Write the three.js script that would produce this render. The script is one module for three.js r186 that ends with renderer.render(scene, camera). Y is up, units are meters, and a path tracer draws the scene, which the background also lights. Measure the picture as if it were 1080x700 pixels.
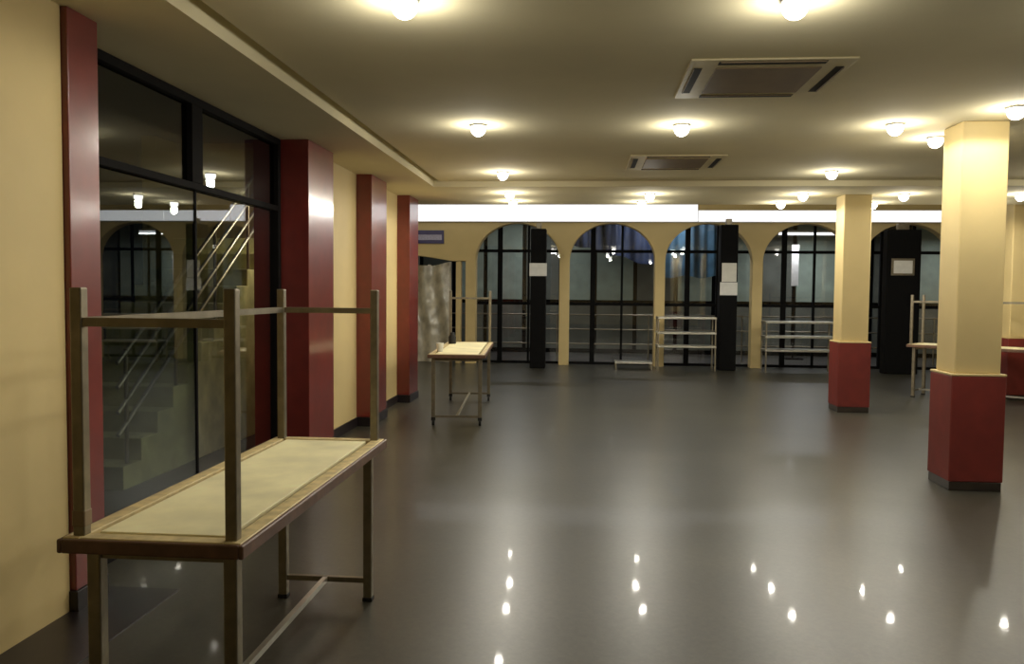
import * as THREE from 'three';
import { mergeGeometries } from 'three/addons/utils/BufferGeometryUtils.js';
import { RoundedBoxGeometry } from 'three/addons/geometries/RoundedBoxGeometry.js';
import { RectAreaLightUniformsLib } from 'three/addons/lights/RectAreaLightUniformsLib.js';

// ---------------------------------------------------------------- camera, sky, exposure
RectAreaLightUniformsLib.init();
const scene = new THREE.Scene();
const camera = new THREE.PerspectiveCamera(2 * Math.atan(350 / 874) * 180 / Math.PI, 1080 / 700, 0.05, 200);
camera.position.set(0, 1.5, 0);
camera.rotation.order = 'YXZ';
camera.rotation.set(-0.0491, 0.0871, 0.009);
scene.background = new THREE.Color().setRGB(0.0025, 0.003, 0.005);      // night sky
const renderer = new THREE.WebGLRenderer({ antialias: true });
renderer.toneMapping = THREE.LinearToneMapping;
renderer.toneMappingExposure = 1.0;
renderer.shadowMap.enabled = true;
const LAMP = 2.4, HALO = 0.56;                       // downlights
const LAMP_COLOR = new THREE.Color().setRGB(1.0, 0.95, 0.82);
const COOL = new THREE.Color().setRGB(0.93, 0.95, 1.0);
const STRIP = 0.35, TUBE = 140.0, TUBE_LIT = 1.4;

// ---------------------------------------------------------------- helpers
let seed = 7;
const rnd = () => (seed = (seed * 16807) % 2147483647) / 2147483647;
const taken = {};
function numbered(name) { const n = taken[name] = (taken[name] ?? -1) + 1; return n ? name + '_' + String(n).padStart(3, '0') : name; }
function meterUV(g) {                      // box projected uv, in metres
  const q = g.index ? g.toNonIndexed() : g, p = q.attributes.position, n = q.attributes.normal, uv = new Float32Array(p.count * 2);
  for (let i = 0; i < p.count; i++) {
    const ax = Math.abs(n.getX(i)), ay = Math.abs(n.getY(i)), az = Math.abs(n.getZ(i));
    const [u, v] = ay >= ax && ay >= az ? [p.getX(i), p.getZ(i)] : ax >= az ? [p.getZ(i), p.getY(i)] : [p.getX(i), p.getY(i)];
    uv[2 * i] = u; uv[2 * i + 1] = v;
  }
  q.setAttribute('uv', new THREE.BufferAttribute(uv, 2));
  return q;
}
// boxes are given by depth: d0..d1 metres in front of the camera (z = -d)
const box = (x0, x1, y0, y1, d0, d1) => meterUV(new THREE.BoxGeometry(x1 - x0, y1 - y0, d1 - d0).translate((x0 + x1) / 2, (y0 + y1) / 2, -(d0 + d1) / 2));
const rbox = (x0, x1, y0, y1, d0, d1, r = 0.004) => meterUV(new RoundedBoxGeometry(x1 - x0, y1 - y0, d1 - d0, 2, Math.min(r, (x1 - x0) / 2.1, (y1 - y0) / 2.1, (d1 - d0) / 2.1)).translate((x0 + x1) / 2, (y0 + y1) / 2, -(d0 + d1) / 2));
function bar(a, b, t = 0.03) {             // square tube between two points [x, y, d]
  const A = new THREE.Vector3(a[0], a[1], -a[2]), B = new THREE.Vector3(b[0], b[1], -b[2]);
  const g = new THREE.BoxGeometry(t, t, A.distanceTo(B));
  const o = new THREE.Object3D(); o.position.copy(A).add(B).multiplyScalar(0.5); o.lookAt(B); o.updateMatrix();
  return meterUV(g.applyMatrix4(o.matrix));
}
function rod(a, b, r = 0.012) {
  const A = new THREE.Vector3(a[0], a[1], -a[2]), B = new THREE.Vector3(b[0], b[1], -b[2]);
  const g = new THREE.CylinderGeometry(r, r, A.distanceTo(B), 12).rotateX(Math.PI / 2);
  const o = new THREE.Object3D(); o.position.copy(A).add(B).multiplyScalar(0.5); o.lookAt(B); o.updateMatrix();
  return meterUV(g.applyMatrix4(o.matrix));
}
function mesh(name, geos, mat, parent) {
  const list = Array.isArray(geos) ? geos : [geos];
  const m = new THREE.Mesh(list.length > 1 ? mergeGeometries(list.map((g) => g.index ? g.toNonIndexed() : g)) : list[0], mat);
  m.name = parent ? name : numbered(name);
  m.castShadow = m.receiveShadow = true;
  (parent || scene).add(m);
  return m;
}
function struct(name, geos, mat) { const m = mesh(name, geos, mat); m.userData = { kind: 'structure' }; return m; }
function structGroup(name) { const g = new THREE.Group(); g.name = name; g.userData = { kind: 'structure' }; scene.add(g); return g; }
function tag(o, label, category, group) { o.userData = { label, category }; if (group) o.userData.group = group; return o; }
function thing(name, label, category, [x, y, d] = [0, 0, 0], turn = 0, group) {
  const o = new THREE.Group(); o.name = numbered(name); o.position.set(x, y, -d); o.rotation.y = turn; scene.add(o);
  return tag(o, label, category, group);
}

// ---------------------------------------------------------------- procedural textures
function hash(x, y, s) { let h = (x * 374761393 + y * 668265263 + s * 1442695041) | 0; h = Math.imul(h ^ (h >>> 13), 1274126177); return ((h ^ (h >>> 16)) >>> 0) / 4294967295; }
function noise(x, y, p, s) {               // tileable value noise, p cells per tile
  const xi = Math.floor(x), yi = Math.floor(y), fx = x - xi, fy = y - yi, u = fx * fx * (3 - 2 * fx), v = fy * fy * (3 - 2 * fy);
  const h = (a, b) => hash(((a % p) + p) % p, ((b % p) + p) % p, s);
  return (h(xi, yi) * (1 - u) + h(xi + 1, yi) * u) * (1 - v) + (h(xi, yi + 1) * (1 - u) + h(xi + 1, yi + 1) * u) * v;
}
function texture(size, metres, fn, srgb = true) {
  const d = new Uint8Array(size * size * 4);
  for (let j = 0; j < size; j++) for (let i = 0; i < size; i++) {
    const c = fn(i / size, j / size), k = (j * size + i) * 4;
    for (let q = 0; q < 3; q++) d[k + q] = Math.max(0, Math.min(255, c[q]));
    d[k + 3] = 255;
  }
  const t = new THREE.DataTexture(d, size, size, THREE.RGBAFormat);
  t.wrapS = t.wrapT = THREE.RepeatWrapping; t.magFilter = THREE.LinearFilter; t.minFilter = THREE.LinearMipmapLinearFilter; t.generateMipmaps = true;
  t.repeat.set(1 / metres, 1 / metres);
  if (srgb) t.colorSpace = THREE.SRGBColorSpace;
  t.needsUpdate = true;
  return t;
}
const fbm = (u, v, p, s, n = 4) => { let a = 0, w = 0.5, t = 0; for (let k = 0; k < n; k++) { a += w * noise(u * p, v * p, p, s + k); t += w; p *= 2; w *= 0.5; } return a / t; };
function mottled(rgb, amp, metres, p, s, size = 256) {
  return texture(size, metres, (u, v) => { const f = 1 + amp * (fbm(u, v, p, s, 5) - 0.5) * 2; return rgb.map((c) => c * f); });
}
const M = {};
const std = (o) => new THREE.MeshStandardMaterial(o), phys = (o) => new THREE.MeshPhysicalMaterial(o);
M.yellow = std({ map: mottled([214, 192, 137], 0.06, 2.3, 4, 11), roughness: 0.62 });
M.ceiling = std({ map: mottled([230, 220, 184], 0.05, 3.1, 4, 23), roughness: 0.9 });
const redPaint = mottled([119, 40, 33], 0.16, 1.1, 6, 31);                  // one red for pillars and column bases
M.red = phys({ map: redPaint, roughness: 0.55, clearcoat: 0.08, clearcoatRoughness: 0.35 });
M.redPolished = phys({ map: redPaint, roughness: 0.35, clearcoat: 0.7, clearcoatRoughness: 0.14 });
M.skirt = phys({ map: mottled([52, 44, 38], 0.25, 0.7, 10, 41), roughness: 0.3, clearcoat: 0.5, clearcoatRoughness: 0.2 });
M.darkSkirt = phys({ map: mottled([34, 27, 30], 0.25, 0.7, 10, 43), roughness: 0.35 });
M.floor = phys({
  map: texture(1024, 2.9, (u, v) => {
    const a = fbm(u, v, 5, 51, 4), b = noise(u * 360, v * 360, 360, 57), c = noise(u * 140, v * 140, 140, 58);
    const f = 0.78 + 0.3 * a + 0.1 * (b - 0.5) + 0.1 * (c - 0.5);
    return [70 * f, 68 * f, 59 * f];
  }),
  roughness: 0.35, clearcoat: 0.07, clearcoatRoughness: 0.045,
});
M.edge = std({ map: texture(256, 0.6, (u, v) => { const f = 0.8 + 0.35 * fbm(u, v, 16, 61, 3); return [108 * f, 80 * f, 64 * f]; }), roughness: 0.4 });
M.border = std({ map: texture(256, 0.6, (u, v) => { const f = 0.82 + 0.3 * fbm(u, v, 16, 63, 3); return [218 * f, 198 * f, 146 * f]; }), roughness: 0.45 });
M.top = std({ map: mottled([244, 236, 192], 0.1, 0.9, 6, 71), roughness: 0.5 });
M.steel = std({ map: mottled([138, 130, 112], 0.12, 0.4, 10, 81), metalness: 0.75, roughness: 0.42 });
M.brightSteel = std({ map: mottled([205, 202, 190], 0.08, 0.4, 10, 83), metalness: 0.85, roughness: 0.3 });
M.frame = phys({ map: mottled([15, 12, 11], 0.2, 0.5, 8, 91), roughness: 0.85, specularIntensity: 0.4 });
M.black = phys({ map: mottled([10, 10, 11], 0.25, 0.6, 8, 93), roughness: 0.85, specularIntensity: 0.4 });
M.glass = phys({ color: 0xffffff, transmission: 1, roughness: 0, thickness: 0, ior: 1.52 });
M.glassTint = phys({ color: new THREE.Color().setRGB(0.5, 0.55, 0.52), transmission: 1, roughness: 0, thickness: 0, ior: 1.9 });
M.paper = std({ map: mottled([222, 222, 218], 0.04, 0.3, 6, 97), roughness: 0.8 });
M.white = std({ map: mottled([214, 212, 204], 0.04, 0.3, 6, 98), roughness: 0.6 });
M.acWhite = std({ map: mottled([222, 210, 172], 0.05, 0.6, 6, 99), roughness: 0.6 });
M.acGrille = std({ map: mottled([136, 117, 90], 0.06, 0.6, 6, 100), roughness: 0.6 });
M.slot = std({ color: 0x17120d, roughness: 0.8 });
M.lens = std({ color: 0xffffff, emissive: new THREE.Color().setRGB(1, 0.97, 0.88), emissiveIntensity: 6, roughness: 0.5 });
M.stripGlow = std({ color: 0xffffff, emissive: COOL, emissiveIntensity: 1.02, roughness: 0.5 });
M.tubeGlow = std({ color: 0xffffff, emissive: COOL, emissiveIntensity: TUBE_LIT, roughness: 0.5 });
M.rubber = std({ color: 0x141312, roughness: 0.7 });

// ---------------------------------------------------------------- the setting
const HALL = 2.755, TRAY = 2.815, XL = -2.35, FAR = 17.0, XR = 9.6, BACK = -4.2, TX = -1.84, TD = 10.0, SOFF = 12.05, HIGH = 3.42;
struct('floor', [box(-2.6, XR + 0.2, -0.2, 0, BACK - 0.2, FAR + 0.3), box(-6.2, -2.6, -0.2, 0, 11.2, FAR + 0.3)], M.floor);
M.ground = std({ map: mottled([54, 52, 47], 0.3, 1.9, 6, 45), roughness: 0.9 });
struct('floor_outside', [box(-9, -2.6, -0.2, -0.01, BACK - 0.2, 11.2), box(-6.2, XR + 0.2, -0.2, -0.01, FAR + 0.3, 24)], M.ground);
const ceiling = structGroup('ceiling');
const gap = 0.075;
mesh('tray_panel', [box(TX + gap, XR, TRAY, TRAY + 0.18, BACK, TD - gap), box(TX - 0.01, TX + gap, TRAY + 0.06, TRAY + 0.18, BACK, TD), box(TX + gap, XR, TRAY + 0.06, TRAY + 0.18, TD - gap, TD + 0.01)], M.ceiling, ceiling);
mesh('border_soffit', [box(-2.75, TX, HALL, HALL + 0.26, BACK, SOFF), box(TX, XR, HALL, HALL + 0.26, TD, SOFF)], M.ceiling, ceiling);
mesh('beam_face', box(-6, XR, HALL + 0.26, HIGH + 0.2, SOFF - 0.25, SOFF), M.ceiling, ceiling);
mesh('far_panel', box(-6, XR, HIGH, HIGH + 0.2, SOFF, FAR + 0.4), M.ceiling, ceiling);
struct('wall_back', box(-2.75, XR + 0.2, 0, 3.05, BACK - 0.2, BACK), M.yellow);
struct('wall_right', box(XR, XR + 0.2, 0, HIGH + 0.2, BACK, 24), M.yellow);
struct('wall_left', [
  box(XL - 0.3, XL, 0, HALL + 0.02, BACK, 3.57),
  box(-2.79, -2.49, 0, HALL + 0.02, 7.5, 8.92),
  box(-2.79, -2.49, 0, HALL + 0.02, 9.57, 10.89),
  box(-6, -2.6, 0, HIGH, 11.2, 11.43),
  box(-6.2, -6, 0, HIGH + 0.2, 11.2, 18),
], M.yellow);
struct('baseboard_left', [box(-2.5, -2.478, 0, 0.1, 7.52, 8.9), box(-2.5, -2.478, 0, 0.1, 9.59, 10.87)], M.darkSkirt);

struct('trim_2', rbox(XL - 0.02, XL + 0.36, -0.01, 0.006, BACK, 3.9, 0.002), M.darkSkirt);   // dark stone border let into the floor along the wall

// red wall pillars
function pillar(d0, d1, label, x1 = -2.32) {
  const p = thing('wall_pillar', label, 'pillar', [-2.5, 0, (d0 + d1) / 2], 0, 'red pillars along the window wall');
  const h = (d1 - d0) / 2;
  mesh('shaft', rbox(-0.3, x1 + 2.5, 0.1, HALL, -h, h, 0.006), M.redPolished, p);
  mesh('plinth', rbox(-0.3, x1 + 2.512, 0, 0.1, -h - 0.01, h + 0.01, 0.004), M.darkSkirt, p);
}
pillar(3.575, 3.81, 'narrow red pillar between the plain yellow wall and the dark window');
pillar(6.83, 7.52, 'deep maroon polished pillar at the far edge of the dark window');
pillar(8.9, 9.58, 'polished maroon pillar between two narrow yellow wall strips');
pillar(10.87, 11.43, 'red pillar at the wall corner beside the small cream table on casters');

// the dark side window
{
  const w = structGroup('window_1'), x0 = -2.64, x1 = -2.56, a = 3.81, b = 6.83, fr = M.frame;
  mesh('head_rail', rbox(x0, x1, 2.7, HALL, a, b), fr, w);
  mesh('sill_rail', rbox(x0, x1, 0, 0.1, a, b), fr, w);
  mesh('jamb', rbox(x0, x1, 0.1, 2.7, a, a + 0.06), fr, w);
  mesh('jamb', rbox(x0, x1, 0.1, 2.7, b - 0.06, b), fr, w);
  mesh('transom', rbox(x0, x1, 2.15, 2.195, a + 0.06, b - 0.06), fr, w);
  mesh('mullion', rbox(x0, x1, 2.195, 2.7, 5.25, 5.4), fr, w);
  mesh('mullion', rbox(-2.61, -2.59, 0.1, 2.15, 5.34, 5.365), fr, w);
  const g = (y0, y1, d0, d1, m) => mesh('pane', box(-2.603, -2.597, y0, y1, d0, d1), m, w);
  g(2.195, 2.7, a + 0.06, 5.25, M.glassTint); g(2.195, 2.7, 5.4, b - 0.06, M.glassTint);
  g(0.1, 2.15, a + 0.06, 5.34, M.glassTint); g(0.1, 2.15, 5.365, b - 0.06, M.glass);
}

// the arcade wall at the far end
const AX0 = -2.35, AP = 1.93, NA = 6, SPRING = 2.14;
{
  const s = new THREE.Shape();
  s.moveTo(-6, 0); s.lineTo(-3.95, 0); s.lineTo(-3.95, 2.28);
  s.quadraticCurveTo(-3.3, 2.22, -2.77, 2.12); s.lineTo(-2.45, 2.12); s.lineTo(-2.45, 0); s.lineTo(AX0 + 0.09, 0);
  for (let k = 0; k < NA; k++) {
    const l = AX0 + AP * k + 0.095, r = l + AP - 0.19, c = (l + r) / 2, R = (r - l) / 2;
    s.lineTo(l, 0); s.lineTo(l, SPRING);
    for (let i = 1; i <= 28; i++) { const t = Math.PI * (1 - i / 28); s.lineTo(c + R * Math.cos(t), SPRING + 0.76 * Math.sin(t)); }
    s.lineTo(r, 0);
  }
  s.lineTo(XR, 0); s.lineTo(XR, HIGH); s.lineTo(-6, HIGH); s.closePath();
  const g = new THREE.ExtrudeGeometry(s, { depth: 0.24, bevelEnabled: true, bevelSize: 0.008, bevelThickness: 0.008, bevelSegments: 1, curveSegments: 12 });
  g.translate(0, 0, -FAR - 0.24);
  struct('wall_far', meterUV(g), M.yellow);
}
// window frames and panes behind the arches
for (let k = 0; k < NA; k++) {
  const w = structGroup('window_' + (k + 2)), l = AX0 + AP * k, r = l + AP, d0 = FAR + 0.26, d1 = d0 + 0.06;
  const xs = [l + 0.04, l + 0.04 + 0.54, l + 0.04 + 1.14, r - 0.04], ys = [0.02, 1.25, 2.34, 3.05];
  xs.forEach((x, i) => mesh('mullion', box(x - (i === 1 ? 0.05 : 0.022), x + (i === 1 ? 0.05 : 0.022), 0, 3.1, d0, d1), M.black, w));
  ys.forEach((y) => mesh('transom', box(l + 0.04, r - 0.04, y - 0.03, y + 0.03, d0 + 0.005, d1 - 0.005), M.black, w));
  for (let i = 0; i < 3; i++) for (let j = 0; j < 3; j++) mesh('pane', box(xs[i] + 0.03, xs[i + 1] - 0.03, ys[j] + 0.02, ys[j + 1] - 0.02, d0 + 0.03, d0 + 0.036), M.glass, w);
}
// yellow post, slots and hanging sheet in the low opening at the left end
struct('trim_1', rbox(-2.66, -2.56, 0, 2.14, FAR + 0.02, FAR + 0.2), M.yellow);

// ---------------------------------------------------------------- lights of the place
const lensShape = new THREE.SphereGeometry(0.06, 20, 12).translate(0, -0.03, 0);
const ringShape = new THREE.LatheGeometry([[0.046, 0], [0.052, -0.012], [0.062, -0.012], [0.07, 0], [0.046, 0]].map(([a, b]) => new THREE.Vector2(a, b)), 28);
function downlight(x, d, y, label, group, k = 1) {
  const o = thing('ceiling_downlight', label, 'downlight', [x, y, d], 0, group);
  mesh('trim_ring', ringShape, M.white, o);
  mesh('lens', lensShape, M.lens, o);
  const l = new THREE.SpotLight(LAMP_COLOR, LAMP * k, 0, 1.56, 0.12, 2);
  l.position.set(0, -0.1, 0); l.shadow.radius = 2; l.castShadow = true; o.add(l);
  l.target.position.set(0, -1, 0); o.add(l.target);
  const h = new THREE.PointLight(LAMP_COLOR, HALO * k, 0, 2); h.position.set(0, -0.14, 0); h.shadow.radius = 2; h.castShadow = true; o.add(h);
}
const trayLabel = 'small round recessed downlight in the raised middle of the ceiling';
for (const [x, d] of [[-0.83, 3.76], [0.92, 3.87], [-0.86, 6.6], [0.74, 6.66], [2.37, 6.7], [-0.92, 9.2], [2.62, 9.22], [2.6, 3.8], [4.6, 3.9], [2.6, 0.9], [4.7, 6.6], [5.2, 9.2]])
  downlight(x, d, TRAY, trayLabel, 'downlights in the raised ceiling');
downlight(2.9, 7.27, TRAY, 'round downlight tucked just behind the top of the tall yellow column');
downlight(2.98, 6.13, TRAY, 'round downlight just in front of the tall yellow column');
for (const [x, d] of [[-0.97, 10.6], [0.81, 10.75], [2.72, 10.78], [3.95, 10.8], [5.34, 10.8], [-1.01, 11.55], [0.77, 11.65], [2.67, 11.75], [3.91, 11.8], [5.3, 11.8]])
  downlight(x, d, HALL, 'small round downlight in the lowered border before the arches', 'downlights in the lowered border');
for (const [x, d] of [[-3.3, 15.3], [-1.3, 14.9], [1.0, 14.9], [3.0, 14.6], [5.6, 14.9]])
  downlight(x, d, HIGH, 'round downlight in the high ceiling just before the arches', 'downlights before the arches', 0.5);

function stripLight(x0, x1, y0, y1, label) {
  const c = (x0 + x1) / 2, o = thing('strip_light', label, 'light', [c, y0, FAR - 0.02], 0);
  mesh('housing', box(x0 - c, x1 - c, -0.012, y1 - y0 + 0.012, -0.06, -0.001), M.white, o);
  const n = Math.round((x1 - x0) / 1.6), s = (x1 - x0) / n;
  for (let i = 0; i < n; i++) mesh('diffuser', rbox(x0 - c + i * s + 0.004, x0 - c + (i + 1) * s - 0.004, 0, y1 - y0, -0.09, -0.06, 0.01), M.stripGlow, o);
  const l = new THREE.RectAreaLight(COOL, STRIP, x1 - x0, y1 - y0);
  l.position.set(0, (y1 - y0) / 2, 0.1); l.lookAt(l.position.x + o.position.x, l.position.y + o.position.y, o.position.z + 10);
  l.rotation.set(0, Math.PI, 0); o.add(l);
}
stripLight(-4.6, 2.23, 2.925, 3.3, 'long bright white strip light above the arches, deeper of the two lengths');
stripLight(2.24, 9.5, 2.925, 3.14, 'long bright white strip light above the arches, slimmer of the two lengths');

// ---------------------------------------------------------------- columns
function column(x, d, h, label, w = 0.34) {
  const o = thing('square_column', label, 'column', [x + w / 2, 0, d + w / 2]);
  const q = w / 2;
  mesh('shaft', rbox(-q, q, 0.9, h, -q, q, 0.012), M.yellow, o);
  mesh('dado', rbox(-q - 0.03, q + 0.03, 0.07, 0.885, -q - 0.03, q + 0.03, 0.01), M.red, o);
  mesh('dado_cap', rbox(-q - 0.032, q + 0.032, 0.885, 0.902, -q - 0.032, q + 0.032, 0.005), M.yellow, o);
  mesh('skirting', rbox(-q - 0.022, q + 0.022, 0, 0.07, -q - 0.022, q + 0.022, 0.005), M.skirt, o);
}
column(2.83, 6.6, TRAY, 'tall square yellow column with red base, standing under the raised ceiling');
column(3.24, 10.82, HALL, 'square yellow column with red base, between paired border downlights');
column(6.1, 12.5, HIGH, 'square yellow column with red base, behind the angled steel table');

// ---------------------------------------------------------------- steel tables with upper frames
function frameTable(name, label, [x, d], turn, { w, len, h, legInset = 0.07, sides, casters, farPostsOnly, postTop = 1.5 }) {
  const o = thing(name, label, 'table', [x, 0, d], turn), W = w / 2, L = len / 2, t = 0.042, lx = W - legInset, lz = L - 0.09;
  mesh('tabletop', rbox(-W + 0.084, W - 0.084, h - 0.03, h - 0.001, -L + 0.084, L - 0.084, 0.003), M.top, o);
  mesh('underboard', rbox(-W + 0.016, W - 0.016, h - 0.04, h - 0.026, -L + 0.016, L - 0.016, 0.002), M.edge, o);
  for (const s of [-1, 1]) {
    const a = s > 0 ? [W - 0.064, W - 0.012] : [-W + 0.012, -W + 0.064], e = s > 0 ? [W - 0.016, W] : [-W, -W + 0.016];
    const c = s > 0 ? [L - 0.064, L - 0.012] : [-L + 0.012, -L + 0.064], n = s > 0 ? [L - 0.016, L] : [-L, -L + 0.016];
    mesh('border_strip', rbox(...a, h - 0.027, h, -L + 0.012, L - 0.012, 0.004), M.border, o);
    mesh('border_strip', rbox(-W + 0.064, W - 0.064, h - 0.027, h, ...c, 0.004), M.border, o);
    mesh('nosing', rbox(...e, h - 0.045, h - 0.003, -L, L, 0.006), M.edge, o);
    mesh('nosing', rbox(-W + 0.014, W - 0.014, h - 0.045, h - 0.003, ...n, 0.006), M.edge, o);
  }
  const foot = casters ? 0.09 : 0.012;
  for (const sx of [-1, 1]) for (const sz of [-1, 1]) {
    const leg = mesh('leg', rbox(sx * lx - t / 2, sx * lx + t / 2, foot, h - 0.04, sz * lz - t / 2, sz * lz + t / 2, 0.005), M.steel, o);
    if (casters) {
      mesh('caster', [new THREE.CylinderGeometry(0.035, 0.035, 0.026, 20).rotateZ(Math.PI / 2).translate(sx * lx, 0.035, -sz * lz), box(sx * lx - 0.022, sx * lx + 0.022, 0.055, 0.092, sz * lz - 0.02, sz * lz + 0.02)].map((g) => meterUV(g)), M.rubber, leg);
    } else mesh('foot_cap', rbox(sx * lx - 0.024, sx * lx + 0.024, 0, 0.02, sz * lz - 0.024, sz * lz + 0.024), M.rubber, leg);
    if (farPostsOnly && sz < 0) continue;
    const p = 0.036, px = W - 0.05, pz = L - 0.05;
    mesh('post', rbox(sx * px - p / 2, sx * px + p / 2, h - 0.002, postTop, sz * pz - p / 2, sz * pz + p / 2, 0.005), M.steel, o);
  }
  for (const s of [-1, 1]) mesh('apron', box(-lx, lx, h - 0.08, h - 0.042, s * lz - 0.012, s * lz + 0.012), M.steel, o);
  for (const s of [-1, 1]) mesh('crossbar', bar([-lx, 0.1, s * lz], [lx, 0.1, s * lz], 0.024), M.steel, o);
  mesh('stretcher', bar([0, 0.1, -lz], [0, 0.1, lz], 0.024), M.brightSteel, o);
  const px = W - 0.05, pz = L - 0.05, ry = postTop - 0.1;
  for (const s of sides) {
    if (s === 'near') mesh('upper_rail', bar([-px, ry, -pz], [px, ry, -pz], 0.026), M.steel, o);
    if (s === 'far') mesh('upper_rail', bar([-px, ry, pz], [px, ry, pz], 0.026), M.steel, o);
    if (s === 'left') mesh('upper_rail', bar([-px, ry, -pz], [-px, ry, pz], 0.026), M.steel, o);
    if (s === 'right') mesh('upper_rail', bar([px, ry, -pz], [px, ry, pz], 0.026), M.steel, o);
  }
  return o;
}
const t1 = frameTable('display_table', 'cream topped display table with four upright steel posts beside the dark window', [-1.235, 3.1], 0, { w: 0.56, len: 1.72, h: 0.775, sides: ['near', 'far', 'left'] });
mesh('tape_wrap', rbox(-0.2505, -0.2095, 0.8, 0.85, -0.8305, -0.7895, 0.006), M.acGrille, t1);
frameTable('display_table', 'small cream topped steel table on casters beside the corner pillar', [-1.48, 10.15], 0.07, { w: 0.64, len: 2.3, h: 0.8, legInset: 0.06, sides: ['far'], casters: true, farPostsOnly: true });
frameTable('display_table', 'steel framed table standing at an angle behind the yellow column', [5.6, 12.25], -2.25, { w: 0.6, len: 1.82, h: 0.78, sides: ['near', 'far', 'left', 'right'] });

tag(mesh('dark_jar', new THREE.LatheGeometry([[0, 0], [0.045, 0], [0.05, 0.01], [0.05, 0.09], [0.03, 0.12], [0.03, 0.15], [0, 0.15]].map(([x, y]) => new THREE.Vector2(x, y)), 20), M.rubber), 'small dark jar on the cream table on casters', 'jar').position.set(-1.74, 0.8, -10.85);
tag(mesh('white_cup', new THREE.LatheGeometry([[0, 0], [0.032, 0], [0.045, 0.1], [0.041, 0.1], [0.03, 0.008], [0, 0.008]].map(([x, y]) => new THREE.Vector2(x, y)), 20), M.paper), 'small white cup on the cream table on casters', 'cup').position.set(-1.65, 0.8, -9.4);

// low steel racks before the arches
function rack(x0, x1, d, ys, label) {
  const c = (x0 + x1) / 2, o = thing('steel_rack', label, 'rack', [c, 0, d]), a = x0 - c, b = x1 - c;
  for (const sx of [a, b]) for (const sz of [-0.2, 0.2]) mesh('leg', rbox(sx - 0.014, sx + 0.014, 0, ys[0], sz - 0.014, sz + 0.014), M.steel, o);
  for (const y of ys) mesh('shelf', rbox(a - 0.02, b + 0.02, y - 0.035, y + 0.005, -0.22, 0.22, 0.008), M.brightSteel, o);
}
rack(1.42, 2.5, 16.3, [1.03, 0.74, 0.48], 'three tier steel rack beside the papered black post');
rack(0.62, 1.3, 16.35, [0.15], 'low flat steel stand before the blue lit arch');
rack(3.45, 4.72, 16.3, [0.97, 0.69, 0.43], 'three tier steel rack behind the red based column under border lights');

// black posts with notices
function blackPost(x, d, w, h, label, t = w) {
  const o = thing('black_post', label, 'post', [x, 0, d]);
  mesh('shaft', rbox(-w / 2, w / 2, 0, h, -t / 2, t / 2, 0.02), M.black, o);
  mesh('cap', rbox(-w / 6, w / 6, h, h + 0.12, -0.06, 0.06, 0.01), M.steel, o);
  return o;
}
blackPost(-0.91, 16.3, 0.3, 2.72, 'slim black post in the first full arch, one small white notice');
blackPost(2.77, 16.5, 0.33, 2.82, 'black post with two pale notices, beside a three tier rack');
blackPost(5.96, 16.3, 0.62, 2.72, 'broad black post with a framed white notice, between two columns', 0.24);
const notice = (x0, x1, y0, y1, d, label, m = M.paper) => tag(mesh('paper_notice', rbox(x0, x1, y0, y1, d - 0.012, d - 0.001, 0.002), m), label, 'notice');
notice(-1.08, -0.74, 1.8, 2.05, 16.15, 'small white notice on the slim black post');
notice(2.63, 2.91, 1.72, 2.08, 16.335, 'pale grey notice on black post, above a brighter one', M.white);
notice(2.6, 2.93, 1.46, 1.71, 16.335, 'bright white notice on black post, under a pale grey one');
{
  const f = thing('framed_notice', 'white notice in grey frame on the broad black post', 'notice', [5.94, 1.86, 16.18]);
  mesh('frame', rbox(-0.21, 0.21, 0, 0.32, -0.02, -0.001, 0.004), M.steel, f);
  mesh('sheet', rbox(-0.17, 0.17, 0.04, 0.28, -0.026, -0.019, 0.002), M.paper, f);
}
// blue sign over the low opening
{
  const s = thing('wall_sign', 'blue sign with a pale band over the low opening', 'sign', [-3.2, 2.47, FAR - 0.01]);
  mesh('board', rbox(-0.29, 0.29, 0, 0.27, -0.03, 0, 0.004), std({ map: mottled([70, 68, 112], 0.1, 0.4, 6, 121), roughness: 0.5 }), s);
  mesh('pale_band', rbox(-0.25, 0.25, 0.07, 0.18, -0.034, -0.029, 0.002), std({ map: mottled([172, 170, 196], 0.12, 0.25, 10, 123), roughness: 0.5 }), s);
}
// rippled sheet hanging in the low opening
{
  const g = new THREE.PlaneGeometry(1.16, 2.1, 60, 60), p = g.attributes.position;
  for (let i = 0; i < p.count; i++) {
    const x = p.getX(i), y = p.getY(i);
    p.setZ(i, 0.035 * Math.sin(x * 17 + 1.4 * Math.sin(y * 2.1)) + 0.05 * (fbm((x + 2) / 8, (y + 2) / 8, 32, 131, 3) - 0.5));
    if (y > 1.0) p.setY(i, y - 0.1 * Math.sin(Math.PI * (x + 0.58) / 1.16));
  }
  const back = g.clone().translate(0, 0, -0.006); back.index.array.reverse();
  g.computeVertexNormals(); back.computeVertexNormals();
  const m = mesh('hanging_sheet', [g, back], phys({ map: mottled([176, 170, 152], 0.25, 0.5, 6, 133), roughness: 0.3, clearcoat: 0.6, clearcoatRoughness: 0.15 }));
  m.position.set(-3.36, 1.06, -FAR - 0.12);
  tag(m, 'grey rippled plastic sheet hanging in the low opening under the blue sign', 'sheet');
}

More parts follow.
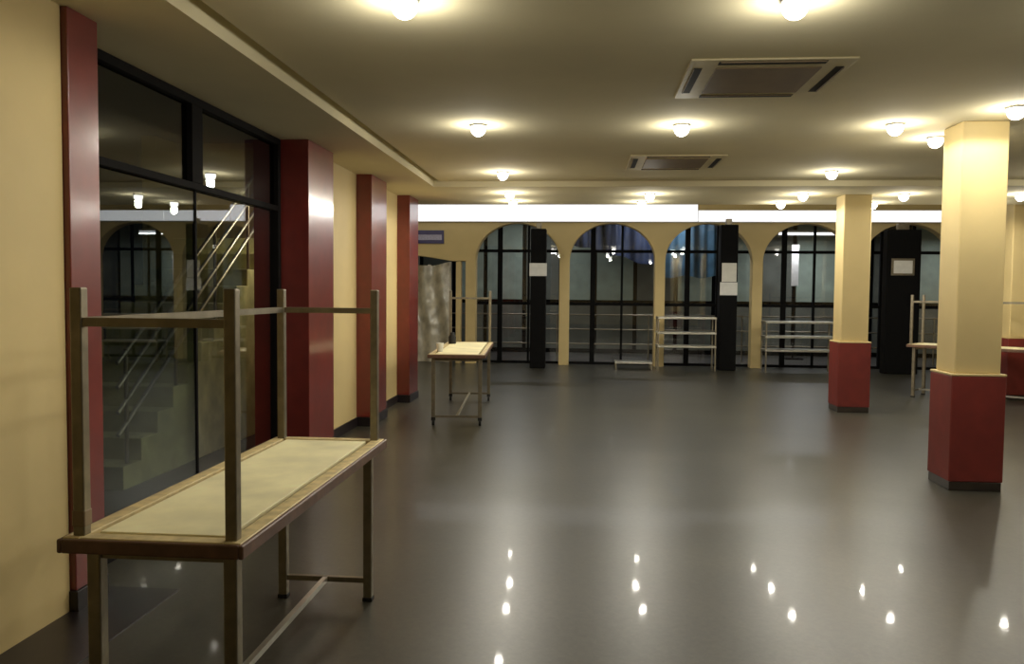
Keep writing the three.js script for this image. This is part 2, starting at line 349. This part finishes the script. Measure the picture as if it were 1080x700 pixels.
// ceiling cassettes
function cassette(x, d, label) {
const o = thing('ceiling_cassette', label, 'air conditioner', [x, TRAY, d]), q = 0.46;
  mesh('panel', rbox(-q, q, -0.012, 0.0, -q, q, 0.0055), M.acWhite, o);
  mesh('grille', rbox(-0.3, 0.3, -0.018, -0.011, -0.3, 0.3, 0.003), M.acGrille, o);
  for (const s of [-1, 1]) {
    const a = mesh('air_slot', rbox(-0.3, 0.3, -0.014, -0.01, s * 0.4 - 0.032, s * 0.4 + 0.032, 0.001), M.slot, o);
    mesh('flap', box(-0.29, 0.29, -0.02, -0.014, s * 0.4 - 0.034, s * 0.4 - 0.03), M.acGrille, a);
    const b = mesh('air_slot', rbox(s * 0.4 - 0.024, s * 0.4 + 0.024, -0.014, -0.01, -0.3, 0.3, 0.001), M.slot, o);
    mesh('flap', box(s * 0.424 - 0.002, s * 0.424 + 0.002, -0.02, -0.014, -0.29, 0.29), M.acGrille, b);
  }
}
cassette(1.04, 5.26, 'square ceiling air conditioner with dark slots, amid bare ceiling far from the border');
cassette(0.88, 8.55, 'square ceiling air conditioner close to the lowered ceiling border');

// ---------------------------------------------------------------- outside, beyond the side window
M.stair = std({ map: mottled([206, 202, 150], 0.18, 0.9, 6, 141), roughness: 0.8 });
M.outWall = std({ map: mottled([52, 56, 54], 0.3, 1.7, 5, 143), roughness: 0.9 });
{
  const s = thing('outdoor_staircase', 'pale stair flight with four sloping steel rails outside the dark window', 'staircase', [-3.9, 0, 5.83]);
  for (let i = 0; i < 12; i++) mesh('step', rbox(-0.55, 0.5, -0.01, 0.17 * (i + 1), 0.255 * i, 0.255 * (i + 1) + 0.01, 0.01), M.stair, s);
  for (const up of [0.4, 0.57, 0.76, 0.94]) mesh('rail', rod([0.46, up, 0], [0.46, up + 2.01, 3.0], 0.017), M.brightSteel, s);
  for (let i = 0; i < 4; i++) mesh('rail_post', rod([0.46, 0.17 * (i * 3 + 1) - 0.02, 0.12 + 0.765 * i], [0.46, 0.08 + 0.5126 * i + 0.96, 0.12 + 0.765 * i], 0.015), M.steel, s);
}
struct('wall_outside', [box(-8.2, -8, 0, 4, 1, 11.2)], M.outWall);
{
  const o = thing('outdoor_lamp', 'round outdoor wall lamp on the outer face of the hall wall', 'lamp', [-2.8, 2.35, 8.5]);
  mesh('backplate', rbox(-0.05, 0, -0.08, 0.08, -0.06, 0.06, 0.01), M.frame, o);
  mesh('globe', new THREE.SphereGeometry(0.07, 20, 14).translate(-0.11, 0, 0), M.lens, o);
  const l = new THREE.PointLight(new THREE.Color().setRGB(1, 0.95, 0.72), 1.2, 0, 2); l.position.set(-0.11, 0, 0); l.castShadow = true; l.shadow.radius = 3; o.add(l);
}

// ---------------------------------------------------------------- outside, beyond the arches
M.panel = std({ map: mottled([136, 150, 138], 0.12, 1.4, 6, 151), roughness: 0.75 });
M.panelDark = std({ map: mottled([92, 96, 88], 0.15, 1.4, 6, 153), roughness: 0.8 });
{
  const w = structGroup('wall_veranda');
  mesh('backing', box(-6, XR, 0, 3.6, 20.6, 20.8), M.black, w);
  for (let x = -5.8, i = 0; x < XR - 0.7; i++) {
    const ww = 0.62 + 0.35 * rnd();
    mesh('panel', rbox(x, x + ww, 1.3, 3.3, 20.52, 20.6, 0.01), i % 3 === 2 ? M.panelDark : M.panel, w);
    mesh('panel', rbox(x, x + ww, 0.1, 1.2, 20.52, 20.6, 0.01), M.panelDark, w);
    x += ww + 0.1;
  }
}
struct('ceiling_veranda', box(-6.2, XR, 3.6, 3.8, FAR + 0.24, 20.8), M.outWall);
function tarp(x0, x1, low, d, rgb, label) {
  const g = new THREE.PlaneGeometry(1, 1, 60, 24), p = g.attributes.position;
  for (let i = 0; i < p.count; i++) {
    const u = p.getX(i) + 0.5, x = x0 + (x1 - x0) * u, v = p.getY(i) + 0.5, y0 = low(u) + 0.03 * Math.sin(x * 9);
    p.setXYZ(i, x, y0 + (3.597 - y0) * v, 0.05 * Math.sin(x * 11 + 2 * v) + 0.03 * Math.sin(x * 29));
  }
  const back = g.clone().translate(0, 0, -0.008); back.index.array.reverse();
  g.computeVertexNormals(); back.computeVertexNormals();
  const m = mesh('tarpaulin', [g, back], std({ map: mottled(rgb, 0.25, 0.9, 6, 161), roughness: 0.6 }));
  m.position.z = -d;
  tag(m, label, 'tarpaulin');
}
tarp(-0.6, 1.66, (u) => 2.68 - 0.6 * u, 19.25, [26, 42, 72], 'dark navy tarpaulin with slanting hem outside the second arch');
tarp(1.7, 3.3, () => 1.86, 19.05, [58, 92, 114], 'lighter blue tarpaulin outside the arch behind the papered black post');
{
  const o = thing('veranda_railing', 'long steel railing outside behind the arches', 'railing', [1.6, 0, 18.3]);
  for (const y of [1.0, 0.68, 0.36]) mesh('rail', rod([-6.2, y, 0], [7.8, y, 0], 0.015), M.steel, o);
  for (let x = -6.2; x < 7.9; x += 2) mesh('baluster', rod([x, 0, 0], [x, 1.02, 0], 0.015), M.steel, o);
}
function tubeLight(x, y, d, w, label, power) {
  const o = thing('tube_light', label, 'light', [x, y, d]);
  for (const sx of [-1, 1]) mesh('hanger', rod([sx * w * 0.35, 0.08, 0], [sx * w * 0.35, 3.6 - y, 0], 0.006), M.steel, o);
  mesh('batten', rbox(-w / 2, w / 2, 0.03, 0.08, -0.03, 0.03, 0.004), M.white, o);
  mesh('tube', new THREE.CylinderGeometry(0.03, 0.03, w - 0.06, 16).rotateZ(Math.PI / 2), M.tubeGlow, o);
  const l = new THREE.RectAreaLight(COOL, power, w - 0.06, 0.06); l.position.set(0, -0.04, 0); l.rotation.set(-Math.PI / 2, 0, 0); o.add(l);
}
tubeLight(5.0, 2.86, 19.4, 1.3, 'white tube light outside, seen in the arch with the tall pale panel', TUBE);
tubeLight(8.2, 2.86, 19.4, 0.7, 'short white tube light outside, beyond the broad black post', TUBE);
tubeLight(-1.2, 3.4, 19.0, 1.3, 'white tube light outside, over the pale panels behind the slim post', TUBE);
tubeLight(1.6, 3.45, 18.6, 1.3, 'white tube light outside, over the blue tarpaulin', TUBE);
{
  const o = thing('board_stand', 'narrow pale upright board on a dark stand outside under the tube light', 'board', [4.8, 0, 19.6]);
  mesh('stand', [rod([0, 0.02, 0], [0, 1.7, 0], 0.02), box(-0.2, 0.2, -0.01, 0.02, -0.2, 0.2)], M.frame, o);
  mesh('board', rbox(-0.08, 0.08, 1.68, 2.62, -0.04, -0.015, 0.006), M.paper, o);
}

renderer.render(scene, camera);
